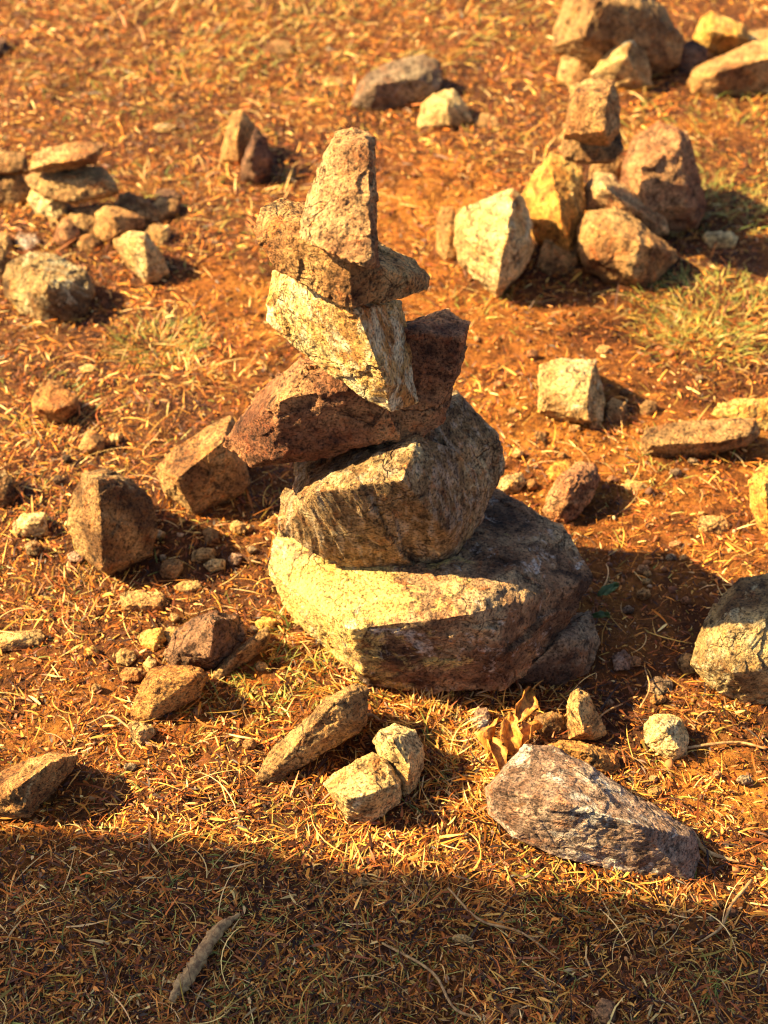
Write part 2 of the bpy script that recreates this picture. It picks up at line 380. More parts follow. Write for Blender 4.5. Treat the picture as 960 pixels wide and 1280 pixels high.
rock([(466,925),(476,911),(495,904),(518,911),(530,932),(529,962),(520,985),(505,999),(492,975),(476,950)], 'oval pitted buff stone leaning behind the pale yellow block', 'pale',
     ridge=[(490,925,.03),(512,960,.03)], u=.75, smooth=5, back=.4)
rock([(607,985),(655,930),(690,931),(762,974),(866,1038),(877,1073),(865,1103),(790,1095),(700,1072),(640,1046),(611,1018)],
     'long purplish brown slab with pale streaks lying in front right of the cairn', 'grey', name='boulder', cat='boulder',
     ridge=[(618,988,.025),(705,1003,.06),(792,1030,.055),(862,1046,.02)], u=.5, back=.3, fac=.4, rough=.75, seed=204)
rock([(709,882),(713,866),(724,859),(736,868),(750,895),(759,917),(748,926),(712,923)], 'small upright pointed stone in front of the cairn right side', 'orange', ridge=[(722,885,.015),(730,915,.02)], u=.95)
rock([(682,930),(700,925),(742,930),(770,944),(777,957),(765,970),(742,966),(715,950)], 'long rounded orange stone against the back of the purplish slab', 'rust', ridge=[(730,940,.02)], u=.6, smooth=5)
rock([(805,905),(815,894),(835,892),(854,900),(862,922),(858,944),(843,952),(825,943),(808,930)], 'rounded buff stone alone on the dirt above the purplish slab', 'pale', ridge=[(830,912,.02),(848,935,.015)], u=.65, smooth=4)
rock([(666,896),(690,888),(705,894),(704,916),(680,922),(668,912)], 'shaded brown stone behind the orange dry leaves', 'brown')
rock([(590,900),(596,884),(610,884),(615,900),(608,917),(594,914)], 'small shaded grey brown stone left of the dry leaves', 'grey')
rock([(866,830),(878,785),(900,748),(925,722),(965,716),(1010,730),(1040,790),(1020,860),(965,884),(930,878),(892,862)],
     'large mottled boulder cut by the right edge beside the cairn shadow', 'green', name='boulder', cat='boulder',
     ridge=[(905,790,.05),(960,770,.05),(915,840,.05),(985,830,.05)], u=.75, back=.6, smooth=4)
rock([(846,828),(853,816),(866,817),(870,838),(858,846)], 'small brown stone touching the left foot of the mottled boulder', 'brown')
rock([(936,602),(948,585),(975,575),(1000,600),(995,650),(965,680),(950,655)], 'yellow lit stone at the right edge above the mottled boulder', 'gold', ridge=[(955,605,.03),(960,650,.02)], u=.8)
rock([(680,640),(684,618),(700,592),(722,578),(745,578),(751,597),(740,622),(722,645),(706,656),(690,650)],
     'dark red egg shaped stone behind the right end of the cairn base', 'red', ridge=[(712,600,.03),(730,605,.025),(705,635,.02)], u=.65, smooth=5, rough=1.5)
rock([(682,590),(692,578),(708,574),(718,584),(704,600),(688,602)], 'low yellow stone touching the dark red egg shaped stone', 'gold', u=.45)
rock([(621,602),(632,594),(653,590),(659,603),(648,615),(626,618)], 'small cream stone right of the second cairn stone', 'pale', ridge=[(640,602,.012)])
rock([(657,602),(664,598),(672,602),(671,611),(660,612)], 'tiny orange pebble touching the small cream stone', 'orange', name='pebble', cat='pebble', smooth=5)
rock([(872,650),(880,644),(905,645),(913,655),(910,670),(890,669),(874,664)], 'small rectangular orange stone alone in the dirt at right', 'orange', ridge=[(890,656,.01)], u=.6)
rock([(775,606),(785,599),(800,602),(812,608),(808,618),(786,617)], 'flat buff chip sunk in dirt right of the dark red stone', 'pale', u=.35)
rock([(671,468),(674,456),(700,447),(745,449),(750,475),(757,503),(755,526),(746,533),(728,530),(700,524),(675,514)],
     'pale cream block with a flat top on the bare dirt, right of the cairn', 'pale', ridge=[(680,492,.02),(735,490,.035),(735,525,.03),(675,510,.01)], u=.75, back=.8)
rock([(757,505),(765,497),(782,503),(788,522),(770,534),(758,525)], 'dark brown stone in the shade of the cream block', 'brown')
rock([(800,506),(808,499),(820,503),(823,514),(808,521),(800,516)], 'small rounded stone to the right of the cream block', 'brown', smooth=5)
rock([(799,548),(805,535),(845,528),(900,524),(944,524),(952,540),(935,556),(880,571),(830,573),(806,566)],
     'long flat brown slab, nearer of two at the right edge', 'brown', ridge=[(815,556,.02),(900,552,.03),(935,545,.02)], u=.8)
rock([(887,518),(898,504),(930,498),(975,497),(985,520),(960,538),(915,530)], 'flat orange slab at the right edge behind the long flat slab', 'gold', u=.7)
rock([(765,820),(780,812),(790,822),(788,837),(770,838)], 'little grey pebble in the cairn shadow', 'grey', name='pebble', cat='pebble', u=.5)
rock([(785,826),(793,819),(802,824),(800,832),(789,833)], 'little red pebble in the cairn shadow', 'red', name='pebble', cat='pebble', u=.5)
rock([(806,852),(820,845),(840,850),(842,865),(825,870),(808,864)], 'flat round stone sunk in the dirt of the cairn shadow', 'low', u=.3, smooth=6)
rock([(740,1262),(752,1248),(768,1252),(770,1275),(755,1290),(742,1280)], 'reddish stone poking from the grass at the bottom edge', 'red')
rock([(807,1186),(812,1181),(820,1183),(819,1192),(809,1193)], 'tiny white pebble on the shaded grass at the lower right', 'pale', name='pebble', cat='pebble')
rock([(632,1272),(640,1256),(652,1255),(656,1270),(645,1280)], 'small brown stone at the bottom edge, left of the reddish one', 'brown')

rock([(136,545),(142,540),(152,543),(150,552),(140,554)], 'tiny white chip beside the rounded orange pebble', 'pale', name='pebble', cat='pebble')
rock([(97,460),(106,455),(122,457),(120,464),(104,466)], 'flat pale chip on the grass above the flat topped pinkish stone', 'pale', name='pebble', cat='pebble', u=.35)
rock([(284,697),(290,690),(302,694),(300,706),(288,707)], 'tiny grey chip right of the two pale pebbles', 'grey', name='pebble', cat='pebble')
rock([(84,694),(92,688),(106,693),(103,702),(88,702)], 'whitish chip in the grass at the foot of the brown boulder', 'grey', name='pebble', cat='pebble', u=.4)
rock([(362,760),(372,750),(384,758),(380,772),(366,772)], 'small ochre chip against the left foot of the cairn base', 'gold', name='pebble', cat='pebble')
rock([(318,778),(330,770),(345,775),(340,790),(324,792)], 'small golden chip left of the cairn base', 'gold', name='pebble', cat='pebble')
rock([(108,812),(116,806),(124,812),(120,820),(110,820)], 'tiny golden chip on the grass near the left slab', 'gold', name='pebble', cat='pebble')
rock([(700,905),(706,899),(713,903),(711,912),(702,913)], 'tiny brown chip left of the pointed stone foot', 'brown', name='pebble', cat='pebble')
rock([(876,812),(884,806),(893,812),(889,822),(879,821)], 'tiny tan chip at the left flank of the mottled boulder', 'orange', name='pebble', cat='pebble')
rock([(640,566),(646,560),(655,564),(653,572),(643,573)], 'tiny orange chip above the small cream stone', 'orange', name='pebble', cat='pebble')
rock([(745,436),(752,430),(764,434),(760,442),(749,443)], 'tiny flat chip behind the pale cream block', 'orange', name='pebble', cat='pebble', u=.4)

pr = random.Random(77)
def chips(boxes, label, mats, grp):
    for (x0, y0, x1, y1, n_) in boxes:
        for _ in range(n_):
            cx, cy = pr.uniform(x0, x1), pr.uniform(y0, y1); ra = pr.uniform(4.5, 10) * (0.7 + cy / 2600)
            a0 = pr.uniform(0, 6.28); k = pr.choice((5, 6, 7))
            ol = [(cx + math.cos(a0 + q * 6.283 / k) * ra * pr.uniform(.8, 1.25), cy + math.sin(a0 + q * 6.283 / k) * ra * pr.uniform(.55, .85)) for q in range(k)]
            rock(ol, label, pr.choice(mats), name='pebble', cat='pebble', group=grp, u=.7, up=.004)
chips([(190,640,340,700,6),(110,740,330,860,7),(20,560,200,640,4),(150,900,420,960,5),(420,1060,620,1200,4)], 'tiny angular pebble lying loose in the straw, one of many alike', ['orange','pale','brown','low'], 'tiny pebbles loose in the straw')
chips([(745,710,880,880,12),(650,420,940,600,12),(780,640,940,700,5),(770,950,950,1010,5),(860,1100,950,1180,4),(600,430,680,560,3)], 'tiny angular pebble on the bare red dirt, one of many alike', ['red','orange','brown','low'], 'tiny pebbles on the bare dirt')

# ------------------------------------------------------------------ upper left pile
GL = 'stones in the pile at the upper left'
rock([(2,345),(12,326),(40,313),(70,318),(108,338),(120,360),(108,392),(85,402),(55,405),(28,392),(6,370)], 'rough mottled boulder in front of the upper left pile', 'green', name='boulder', cat='boulder',
     ridge=[(35,330,.04),(60,360,.06),(90,360,.03)], u=.6, rough=1.5, group=GL)
rock([(-40,330),(-20,305),(0,300),(8,318),(6,350),(-10,360),(-35,355)], 'brown stone cut by the left edge beside the rough mottled boulder', 'brown', group=GL)
rock([(28,222),(45,212),(80,208),(130,208),(146,225),(147,238),(120,246),(85,252),(60,246),(35,234)], 'wide brown slab second from the top of the upper left pile', 'brown', ridge=[(60,226,.02),(125,226,.02)], u=.5, up=.06, group=GL)
rock([(35,212),(42,193),(60,184),(95,176),(130,178),(131,184),(118,200),(90,208),(55,212)], 'long pale slab on top of the upper left pile', 'orange', ridge=[(60,205,.03),(105,198,.03)], u=.45, up=.11, group=GL)
rock([(34,250),(38,236),(60,236),(82,248),(82,268),(70,278),(45,266)], 'pale yellow stone under the wide brown slab', 'pale', ridge=[(60,252,.02)], group=GL)
rock([(-30,225),(-10,212),(22,211),(36,228),(36,248),(20,258),(-20,258)], 'shaded brown stone on the left edge below the short block', 'brown', ridge=[(10,228,.03)], group=GL)
rock([(-25,195),(0,188),(16,190),(34,194),(34,214),(10,216),(-22,214)], 'short brown block at the left edge of the upper left pile', 'brown', up=.06, group=GL)
rock([(75,275),(95,262),(130,256),(142,268),(128,292),(100,296),(80,292)], 'brown stone in the middle of the upper left pile', 'brown', group=GL)
rock([(118,292),(118,266),(130,256),(150,258),(183,272),(180,284),(150,303),(128,304)], 'rounded orange stone below the peaked one in the left pile', 'orange', ridge=[(140,270,.04),(150,290,.03)], u=.7, group=GL)
rock([(144,262),(148,243),(160,239),(185,250),(200,262),(198,278),(170,280)], 'peaked stone behind the rounded orange one in the left pile', 'brown', group=GL)
rock([(188,245),(196,234),(218,236),(230,246),(215,252),(198,252)], 'thin dark slab at the right end of the upper left pile', 'dark', u=.4, group=GL)
rock([(180,262),(200,248),(225,250),(222,266),(200,276)], 'shaded brown stone right of the peaked stone', 'brown', group=GL)
rock([(140,300),(160,289),(183,290),(205,320),(210,340),(196,350),(182,355),(165,335),(150,315)], 'tall cream stone with a lit left face in front of the left pile', 'pale', ridge=[(180,300,.035),(184,345,.02),(160,305,.02)], u=.8, group=GL)
rock([(178,288),(190,280),(212,281),(213,296),(202,308),(190,300)], 'white stone just behind the tall cream one', 'pale', group=GL)
rock([(64,303),(72,280),(82,270),(98,284),(101,300),(85,310)], 'small reddish triangular stone in the upper left pile', 'red', u=.8, group=GL)
rock([(95,305),(100,293),(118,292),(127,303),(118,314),(100,314)], 'small brown stone right of the reddish triangular one', 'brown', group=GL)
rock([(18,300),(22,290),(45,292),(52,303),(42,313),(22,312)], 'small grey stone above the rough mottled boulder', 'grey', group=GL)
rock([(-15,310),(-10,292),(10,290),(16,305),(8,322),(-10,322)], 'small brown stone at the left edge above the rough mottled boulder', 'brown', group=GL)

# ------------------------------------------------------------------ background
rock([(274,200),(280,170),(290,140),(304,136),(318,155),(322,172),(312,200),(296,207)], 'orange pointed stone leaning at the upper left centre', 'orange', ridge=[(296,165,.03),(298,200,.02)], u=.95)
rock([(299,220),(306,190),(320,158),(333,170),(342,200),(338,215),(322,230),(306,226)], 'dark pointed stone in front of the orange pointed stone', 'dark', ridge=[(312,195,.03),(318,222,.02)], u=.95)
rock([(440,132),(446,108),(458,90),(490,76),(528,67),(552,78),(554,100),(548,114),(520,122),(492,136),(462,139)], 'low grey brown boulder in the distance behind the cairn', 'low', name='boulder', cat='boulder', ridge=[(470,105,.06),(520,98,.04)], u=.65)
rock([(521,152),(526,130),(540,118),(567,110),(584,130),(591,150),(575,158),(545,161),(526,160)], 'yellow buff stone right of the dark distant boulder', 'pale', ridge=[(560,130,.04),(562,155,.02)], u=.75)
rock([(400,102),(408,95),(428,96),(436,103),(420,109),(404,108)], 'small flat distant stone left of the dark distant boulder', 'orange', u=.4)
rock([(325,62),(340,50),(362,50),(368,65),(350,72),(332,70)], 'small distant brown stone near the top edge left of centre', 'brown', u=.5)
rock([(-20,60),(-8,45),(8,48),(12,66),(-5,74)], 'small dark stone at the top left edge', 'dark')
rock([(190,158),(205,152),(222,157),(214,164),(198,165)], 'flat chip on the ground at the upper left', 'brown', name='pebble', cat='pebble', u=.3)
rock([(590,150),(604,140),(622,146),(625,158),(600,164)], 'small shaded stone right of the yellow buff stone', 'brown', u=.4)
rock([(568,305),(571,270),(582,258),(640,236),(656,246),(664,280),(669,310),(656,335),(622,371),(606,352),(598,340),(574,325)],
     'angular buff stone standing on a point, right behind the cairn', 'pale', name='boulder', cat='boulder', ridge=[(640,252,.05),(632,300,.08),(622,358,.05),(590,300,.04)], u=.9, back=.7)
rock([(545,275),(552,256),(568,258),(574,285),(572,322),(556,328),(546,310)], 'slim orange stone behind the left side of the angular buff stone', 'orange', u=.85)
GR = 'stones of the small cairn at the upper right'
rock([(650,245),(668,215),(688,190),(712,198),(730,215),(732,260),(728,318),(700,322),(672,300),(658,270)], 'bright golden stone leaning on the left of the small distant cairn', 'gold', ridge=[(690,215,.04),(700,270,.08),(712,310,.05)], u=.85, group=GR)
rock([(672,330),(680,300),(700,292),(722,300),(722,330),(706,345),(684,343)], 'low orange stone at the foot of the golden stone', 'orange', group=GR)
rock([(775,245),(778,205),(792,170),(822,152),(848,156),(864,172),(878,225),(882,262),(872,285),(840,292),(800,285)],
     'large dark red wedge stone at the right of the small distant cairn', 'red', name='boulder', cat='boulder', ridge=[(800,210,.06),(850,180,.04),(858,260,.05),(808,262,.06)], u=.9, group=GR)
rock([(722,312),(721,285),(735,262),(770,258),(800,275),(846,314),(846,325),(822,350),(800,361),(765,352),(732,335)], 'brown boulder in front of the small distant cairn', 'orange', name='boulder', cat='boulder',
     ridge=[(745,285,.06),(800,305,.07),(790,345,.04),(740,320,.04)], u=.7, group=GR)
rock([(732,260),(730,232),(745,214),(765,218),(800,245),(832,272),(838,290),(815,298),(775,280)], 'grey brown stone between the brown boulder and the red wedge', 'tan', ridge=[(755,235,.05),(800,265,.04)], u=.75, group=GR, up=.03)
rock([(735,250),(738,200),(745,190),(770,190),(778,200),(775,250)], 'shaded stone pillar carrying the small distant cairn', 'brown', u=.95, group=GR)
o1 = rock([(700,186),(703,168),(720,160),(776,162),(781,185),(768,200),(735,202),(706,196)], 'brown flat stone second from the top of the small distant cairn', 'brown', u=.6, group=GR, up=.20)
rock([(705,168),(710,128),(714,106),(735,97),(768,100),(775,125),(775,160),(762,178),(740,176)], 'tan block on top of the small distant cairn', 'orange', ridge=[(725,120,.05),(760,118,.05),(755,165,.05)], u=.8, group=GR, up=.25)
rock([(877,296),(884,289),(915,289),(924,296),(918,309),(888,311)], 'flat beige stone right of the small distant cairn', 'pale', u=.5)
GT = 'stones in the top right pile'
rock([(690,58),(697,20),(708,-8),(745,-30),(800,-25),(832,10),(856,48),(850,80),(820,96),(770,100),(720,76)], 'huge dark boulder with a pale left edge at the top right', 'brown', name='boulder', cat='boulder',
     ridge=[(745,0,.12),(800,10,.08),(730,45,.10),(800,60,.06)], u=.85, group=GT)
rock([(738,92),(755,68),(776,46),(792,39),(804,55),(815,85),(816,106),(795,113),(760,110)], 'pale triangular stone leaning on the huge dark boulder', 'pale', ridge=[(782,70,.06),(800,100,.03)], u=.9, group=GT)
rock([(697,95),(702,70),(722,62),(740,78),(738,100),(715,112)], 'reddish stone at the lower left of the huge dark boulder', 'orange', group=GT)
rock([(866,48),(876,22),(888,14),(915,24),(930,30),(938,50),(915,62),(885,66)], 'yellow stone behind the long slab at the top right', 'gold', ridge=[(890,38,.06),(922,46,.04)], u=.75, group=GT)
rock([(850,92),(848,60),(866,48),(885,60),(885,78),(868,90)], 'shaded dark stone right of the huge dark boulder', 'dark', group=GT)
rock([(861,100),(868,85),(890,75),(930,56),(962,46),(1000,50),(1005,85),(970,108),(930,115),(895,123),(868,114)], 'long ochre slab at the top right edge', 'orange', name='boulder', cat='boulder',
     ridge=[(895,90,.07),(960,72,.07)], u=.65, group=GT)
rock([(928,50),(936,38),(965,34),(980,48),(960,56)], 'distant buff stone at the top right edge above the long slab', 'pale', group=GT)
rock([(950,112),(955,98),(975,96),(985,110),(970,122)], 'small pale stone under the long slab at the right edge', 'pale', group=GT)

# added boulder, unseen beyond the left edge, shaped to shade the front grass
caster_pts = [('w',-3.5,-1.3,-.1),('w',-2.3,-1.2,-.1),('w',-2.35,1.06,-.1),('w',-3.4,1.0,-.1),('w',-2.35,-1.1,1.6),('w',-2.4,1.03,1.5),('w',-3.3,.95,1.8),('w',-3.4,-1.1,1.9),
      ('w',-2.6,-.9,3.0),('w',-2.65,.86,3.2),('w',-2.55,.93,2.7),('w',-2.9,.7,3.3),('w',-3.1,-.7,3.1),('w',-3.1,.8,2.6)]
cairn([caster_pts], name='boulder', mat='brown', label='very tall brown boulder standing left of the frame that shades the front grass', cat='boulder', group=None, vox=.03, seed=77, smooth=2, fac=.7, rough=.8)

# ------------------------------------------------------------------ GROUND
BARE = [(820,600,.26),(760,450,.20),(620,430,.16),(850,800,.17),(760,770,.14),(900,970,.09),(900,1130,.08),(800,1190,.09),(330,480,.10),(270,360,.10),(650,530,.12),(420,360,.2),(560,1250,.05),(880,420,.10),(500,250,.2)]
BW = [(atZ(a, b)[:2], r) for a, b, r in BARE]
def bare(x, y):
    m = np.zeros_like(x)
    for c, r in BW:
        d = np.hypot(x - c[0], (y - c[1])) / r
        m = np.maximum(m, np.clip(1.35 - d, 0, 1))
    P = np.stack([x * 5, y * 5, np.zeros_like(x)], 1)
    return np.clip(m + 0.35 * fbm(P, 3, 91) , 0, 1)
def gh(x, y):
    near = np.clip(1.6 - np.hypot(x, y - 2.0) / 4.0, 0, 1)
    P = np.stack([x, y, np.zeros_like(x)], 1)
    z = fbm(P * 4, 3, 71) * 0.0045 + fbm(P * 30, 2, 72) * 0.0022
    far = np.clip(np.hypot(x, y - 2.0) / 6.0 - 1, 0, 8)
    return z * near + far * 0.03 * vnoise(P * 0.12, 79)
def gh_fine(x, y):
    P = np.stack([x, y, np.zeros_like(x)], 1)
    near = np.clip(1.5 - np.hypot(x, y - 2.0) / 3.0, 0, 1)
    f = fbm(P * 95, 2, 73, .6)
    c = facets(P * 60, 74)
    return gh(x, y) + near * (f * 0.0016 + c * 0.0018)

def axis(lo, hi, step, far, g=1.18):
    a = list(np.arange(lo, hi + 1e-9, step)); s = step
    p = hi; o1 = []
    while p < far: s *= g; p += s; o1.append(p)
    s = step; p = lo; o2 = []
    while p > -far: s *= g; p -= s; o2.append(p)
    return np.array(o2[::-1] + a + o1)
ax_, ay_ = axis(-1.25, 1.25, .0052, 400), axis(.62, 3.9, .0052, 400)
X, Y = np.meshgrid(ax_, ay_); nx, ny = len(ax_), len(ay_)
x, y = X.ravel(), Y.ravel()
z = gh_fine(x, y)
V = np.stack([x, y, z], 1)
i = np.arange(nx - 1)[None, :] + nx * np.arange(ny - 1)[:, None]; i = i.ravel()
Fq = np.stack([i, i + 1, i + 1 + nx, i + nx], 1)

def fast_mesh(name, V, F, mat, colors=None, smooth=False):
    k = F.shape[1]
    me = bpy.data.meshes.new(name)
    me.vertices.add(len(V)); me.vertices.foreach_set('co', V.astype(np.float32).ravel())
    me.loops.add(F.size); me.loops.foreach_set('vertex_index', F.astype(np.int32).ravel())
    me.polygons.add(len(F)); me.polygons.foreach_set('loop_start', (np.arange(len(F)) * k).astype(np.int32))
    if smooth: me.polygons.foreach_set('use_smooth', np.ones(len(F), bool))
    if colors is not None:
        at = me.color_attributes.new('tint', 'FLOAT_COLOR', 'POINT')
        c4 = np.ones((len(V), 4), np.float32); c4[:, :colors.shape[1]] = colors
        at.data.foreach_set('color', c4.ravel())
    me.update(calc_edges=True); me.materials.append(mat)
    o = bpy.data.objects.new(name, me); COL.objects.link(o)
    return o

gm = bpy.data.materials.new('red_soil'); gm.use_nodes = True; nt = gm.node_tree; b = nt.nodes['Principled BSDF']
tc = N(nt, 'ShaderNodeTexCoord'); v = tc.outputs['Object']
n1 = noise_node(nt, v, 3.2, 6, .6); n2 = noise_node(nt, v, 70, 6, .7, .4); n3 = noise_node(nt, v, 330, 4, .7); n4 = noise_node(nt, v, 17, 6, .65, .5)
c = ramp(nt, n1, [(.35, (.13,.045,.014)), (.5, (.28,.10,.02)), (.66, (.42,.17,.03))])
c = mix(nt, .7, c, ramp(nt, n2, [(.36, (.2,.16,.14)), (.5, (.85,.85,.85)), (.64, (1.5,1.4,1.25))]), 'MULTIPLY')
c = mix(nt, .6, c, ramp(nt, n3, [(.34, (.35,.3,.28)), (.5, (.9,.9,.9)), (.68, (1.6,1.5,1.4))]), 'MULTIPLY')
c = mix(nt, gray(nt, n4, .60, .72), c, (.50,.22,.045))
n7 = noise_node(nt, v, 11, 7, .72, .3)
c = mix(nt, gray(nt, n7, .47, .60), c, mix(nt, 1.0, c, (.34,.30,.32), 'MULTIPLY'))
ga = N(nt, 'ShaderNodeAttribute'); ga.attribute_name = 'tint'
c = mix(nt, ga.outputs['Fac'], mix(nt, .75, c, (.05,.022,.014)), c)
nt.links.new(c, b.inputs['Base Color']); b.inputs['Roughness'].default_value = .95; b.inputs['Specular IOR Level'].default_value = .15
s1 = N(nt, 'ShaderNodeMath', operation='ADD'); nt.links.new(n2, s1.inputs[0]); nt.links.new(n3, s1.inputs[1])
bp = N(nt, 'ShaderNodeBump'); bp.inputs['Strength'].default_value = .8; bp.inputs['Distance'].default_value = .006
nt.links.new(s1.outputs[0], bp.inputs['Height']); nt.links.new(bp.outputs[0], b.inputs['Normal'])
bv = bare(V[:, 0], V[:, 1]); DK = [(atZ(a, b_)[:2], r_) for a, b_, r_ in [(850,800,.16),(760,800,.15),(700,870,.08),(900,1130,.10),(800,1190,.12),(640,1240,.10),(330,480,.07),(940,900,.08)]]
dk = np.zeros(len(V))  # darker soil spots; cairn and front shade also painted into the ground colour
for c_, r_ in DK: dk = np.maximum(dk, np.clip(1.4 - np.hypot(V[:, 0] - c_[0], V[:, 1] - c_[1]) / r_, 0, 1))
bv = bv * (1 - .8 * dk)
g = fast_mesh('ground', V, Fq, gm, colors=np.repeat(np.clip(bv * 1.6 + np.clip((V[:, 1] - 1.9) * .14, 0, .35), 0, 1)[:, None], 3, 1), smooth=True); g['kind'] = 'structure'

# ------------------------------------------------------------------ scatter helpers
def hull2d(P):
    P = sorted(map(tuple, P)); 
    def half(pts):
        h = []
        for p in pts:
            while len(h) > 1 and (h[-1][0]-h[-2][0])*(p[1]-h[-2][1])-(h[-1][1]-h[-2][1])*(p[0]-h[-2][0]) <= 0: h.pop()
            h.append(p)
        return h
    a, b_ = half(P), half(P[::-1]); return np.array(a[:-1] + b_[:-1])
HULLS = [hull2d(f) for f in FOOT]
def outside(x, y, shrink=.97):
    ok = np.ones(len(x), bool)
    for H in HULLS:
        lo, hi = H.min(0), H.max(0); pad = (hi - lo) * .15; lo, hi = lo - pad, hi + pad
        m = ok & (x > lo[0]) & (x < hi[0]) & (y > lo[1]) & (y < hi[1])
        idx = np.nonzero(m)[0]
        if not len(idx): continue
        c = H.mean(0); ext = (hi - lo).max(); Hs = c + (H - c) * (1.22 if ext < .05 else shrink - .07)
        ins = np.ones(len(idx), bool)
        for q in range(len(Hs)):
            a, b_ = Hs[q], Hs[(q + 1) % len(Hs)]
            ins &= ((b_[0]-a[0])*(y[idx]-a[1]) - (b_[1]-a[1])*(x[idx]-a[0])) > 0
        ok[idx[ins]] = False
    return ok

def blades(x, y, z, az, el, L, W, bend, droop, roll, col, seg=4, taper=1.0):
    n = len(x); t = np.linspace(0, 1, seg)
    P = np.zeros((n, seg, 3)); P[:, 0, 0] = x; P[:, 0, 1] = y; P[:, 0, 2] = z
    Vv = np.zeros((n, seg, 2, 3))
    for s in range(seg):
        a = az + bend * t[s]; e = el - droop * t[s]
        d = np.stack([np.cos(a) * np.cos(e), np.sin(a) * np.cos(e), np.sin(e)], 1)
        if s: P[:, s] = P[:, s - 1] + d * (L / (seg - 1))[:, None]
        side = np.stack([-np.sin(a) * np.cos(roll), np.cos(a) * np.cos(roll), np.sin(roll)], 1)
        wf = W * (1 - taper * t[s] ** 2 * .92) * (0.55 + .45 * min(1, t[s] * 4))
        Vv[:, s, 0] = P[:, s] + side * wf[:, None] * .5
        Vv[:, s, 1] = P[:, s] - side * wf[:, None] * .5
    Vv = Vv.reshape(-1, 3)
    base = (np.arange(n) * seg * 2)[:, None]
    F = np.concatenate([base + np.array([2*s, 2*s+1, 2*s+3, 2*s+2]) for s in range(seg - 1)], 0)
    C = np.repeat(col, seg * 2, axis=0)
    return Vv, F, C

def blade_mat(name, transl):
    m = bpy.data.materials.new(name); m.use_nodes = True; nt = m.node_tree; b = nt.nodes['Principled BSDF']
    a = N(nt, 'ShaderNodeAttribute'); a.attribute_name = 'tint'
    nt.links.new(a.outputs['Color'], b.inputs['Base Color'])
    b.inputs['Roughness'].default_value = .5; b.inputs['Specular IOR Level'].default_value = .35
    tr = N(nt, 'ShaderNodeBsdfTranslucent'); nt.links.new(a.outputs['Color'], tr.inputs[0])
    mx = N(nt, 'ShaderNodeMixShader'); mx.inputs[0].default_value = transl
    nt.links.new(b.outputs[0], mx.inputs[1]); nt.links.new(tr.outputs[0], mx.inputs[2])
    nt.links.new(mx.outputs[0], nt.nodes['Material Output'].inputs[0])
    return m
bm_dry = blade_mat('dry_blade', .22); bm_green = blade_mat('green_blade', .3)

PAL = np.array([(.74,.40,.085),(.64,.255,.038),(.48,.145,.02),(.27,.07,.014),(.12,.04,.014),(.035,.014,.009),(.80,.54,.21),(.34,.22,.04)])
def pick(n, wts):
    wts = np.array(wts, float); wts /= wts.sum()
    c = PAL[rng.choice(len(PAL), n, p=wts)]
    return c * rng.uniform(.65, 1.25, (n, 1)) * rng.uniform(.92, 1.08, (n, 3))

def candidates(n):
    """positions denser near the camera's side of the plot"""
    u = rng.uniform(0, 1, n)
    y = .60 + 4.6 * u ** 1.75
    x = rng.uniform(-1, 1, n) * (.62 + .42 * y)
    return x, y

allV, allF, allC, off = [], [], [], 0
def push(r):
    global off
    allV.append(r[0]); allF.append(r[1] + off); allC.append(r[2]); off += len(r[0])

# short broken straw, thatch
n = 370000
x, y = candidates(n)
bb = bare(x, y)
dn = fbm(np.stack([x * 16, y * 16, np.zeros(n)], 1), 3, 160)
keep = (rng.uniform(0, 1, n) > bb * .66) & (rng.uniform(0, 1, n) < .78 + .6 * dn) & outside(x, y)
x, y = x[keep], y[keep]; n = len(x)
sc = 1 + np.clip(y - 1.8, 0, 3) * .22
P3 = np.stack([x * 7, y * 7, np.zeros(n)], 1); cl = fbm(P3, 3, 120)
L = rng.gamma(2.3, .0064, n).clip(.004, .06) * sc; Wd = rng.gamma(3.5, .00052, n).clip(.0006, .0044) * sc
el = np.abs(rng.normal(0, .36, n)) ; az = rng.uniform(0, 6.283, n) 
az = np.where(rng.uniform(0, 1, n) < .4, .4 + vnoise(P3 * .6, 130) * 3 + rng.normal(0, .6, n), az)
zz = gh(x, y) + rng.uniform(-.001, .009, n)
col = pick(n, [2.4, 4, 4.6, 4.6, 5, 4.5, 1.6, 1.5])
col *= np.clip(1 + .5 * cl, .4, 1.5)[:, None]
push(blades(x, y, zz, az, el, L, Wd, rng.normal(0, .7, n) * (rng.uniform(0, 1, n) < .6), rng.uniform(0, .8, n), rng.uniform(-.9, .9, n), col))
# fine chaff, matted between the longer straws
n = 260000
x, y = candidates(n); keep = outside(x, y) & (rng.uniform(0, 1, n) > bare(x, y) * .45); x, y = x[keep], y[keep]; n = len(x)
sc = 1 + np.clip(y - 1.8, 0, 3) * .25
push(blades(x, y, gh(x, y) + rng.uniform(.001, .007, n), rng.uniform(0, 6.28, n), rng.normal(0, .35, n), rng.uniform(.002, .008, n) * sc, rng.uniform(.0006, .0016, n) * sc,
            np.zeros(n), np.zeros(n), rng.uniform(-.9, .9, n), pick(n, [1.5, 3, 5, 5, 5, 4, 1, .8]), seg=2, taper=.5))
# flat flakes
n = 80000
x, y = candidates(n); keep = outside(x, y) & (rng.uniform(0, 1, n) > bare(x, y) * .6); x, y = x[keep], y[keep]; n = len(x)
sc = 1 + np.clip(y - 1.8, 0, 3) * .35
push(blades(x, y, gh(x, y) + rng.uniform(.001, .007, n), rng.uniform(0, 6.28, n), rng.normal(0, .25, n), rng.uniform(.004, .011, n) * sc, rng.uniform(.002, .0042, n) * sc,
            rng.normal(0, .3, n), rng.normal(0, .3, n), rng.uniform(-.7, .7, n), pick(n, [1, 3, 4, 4, 4, 3, .6, .5]), taper=1.0))
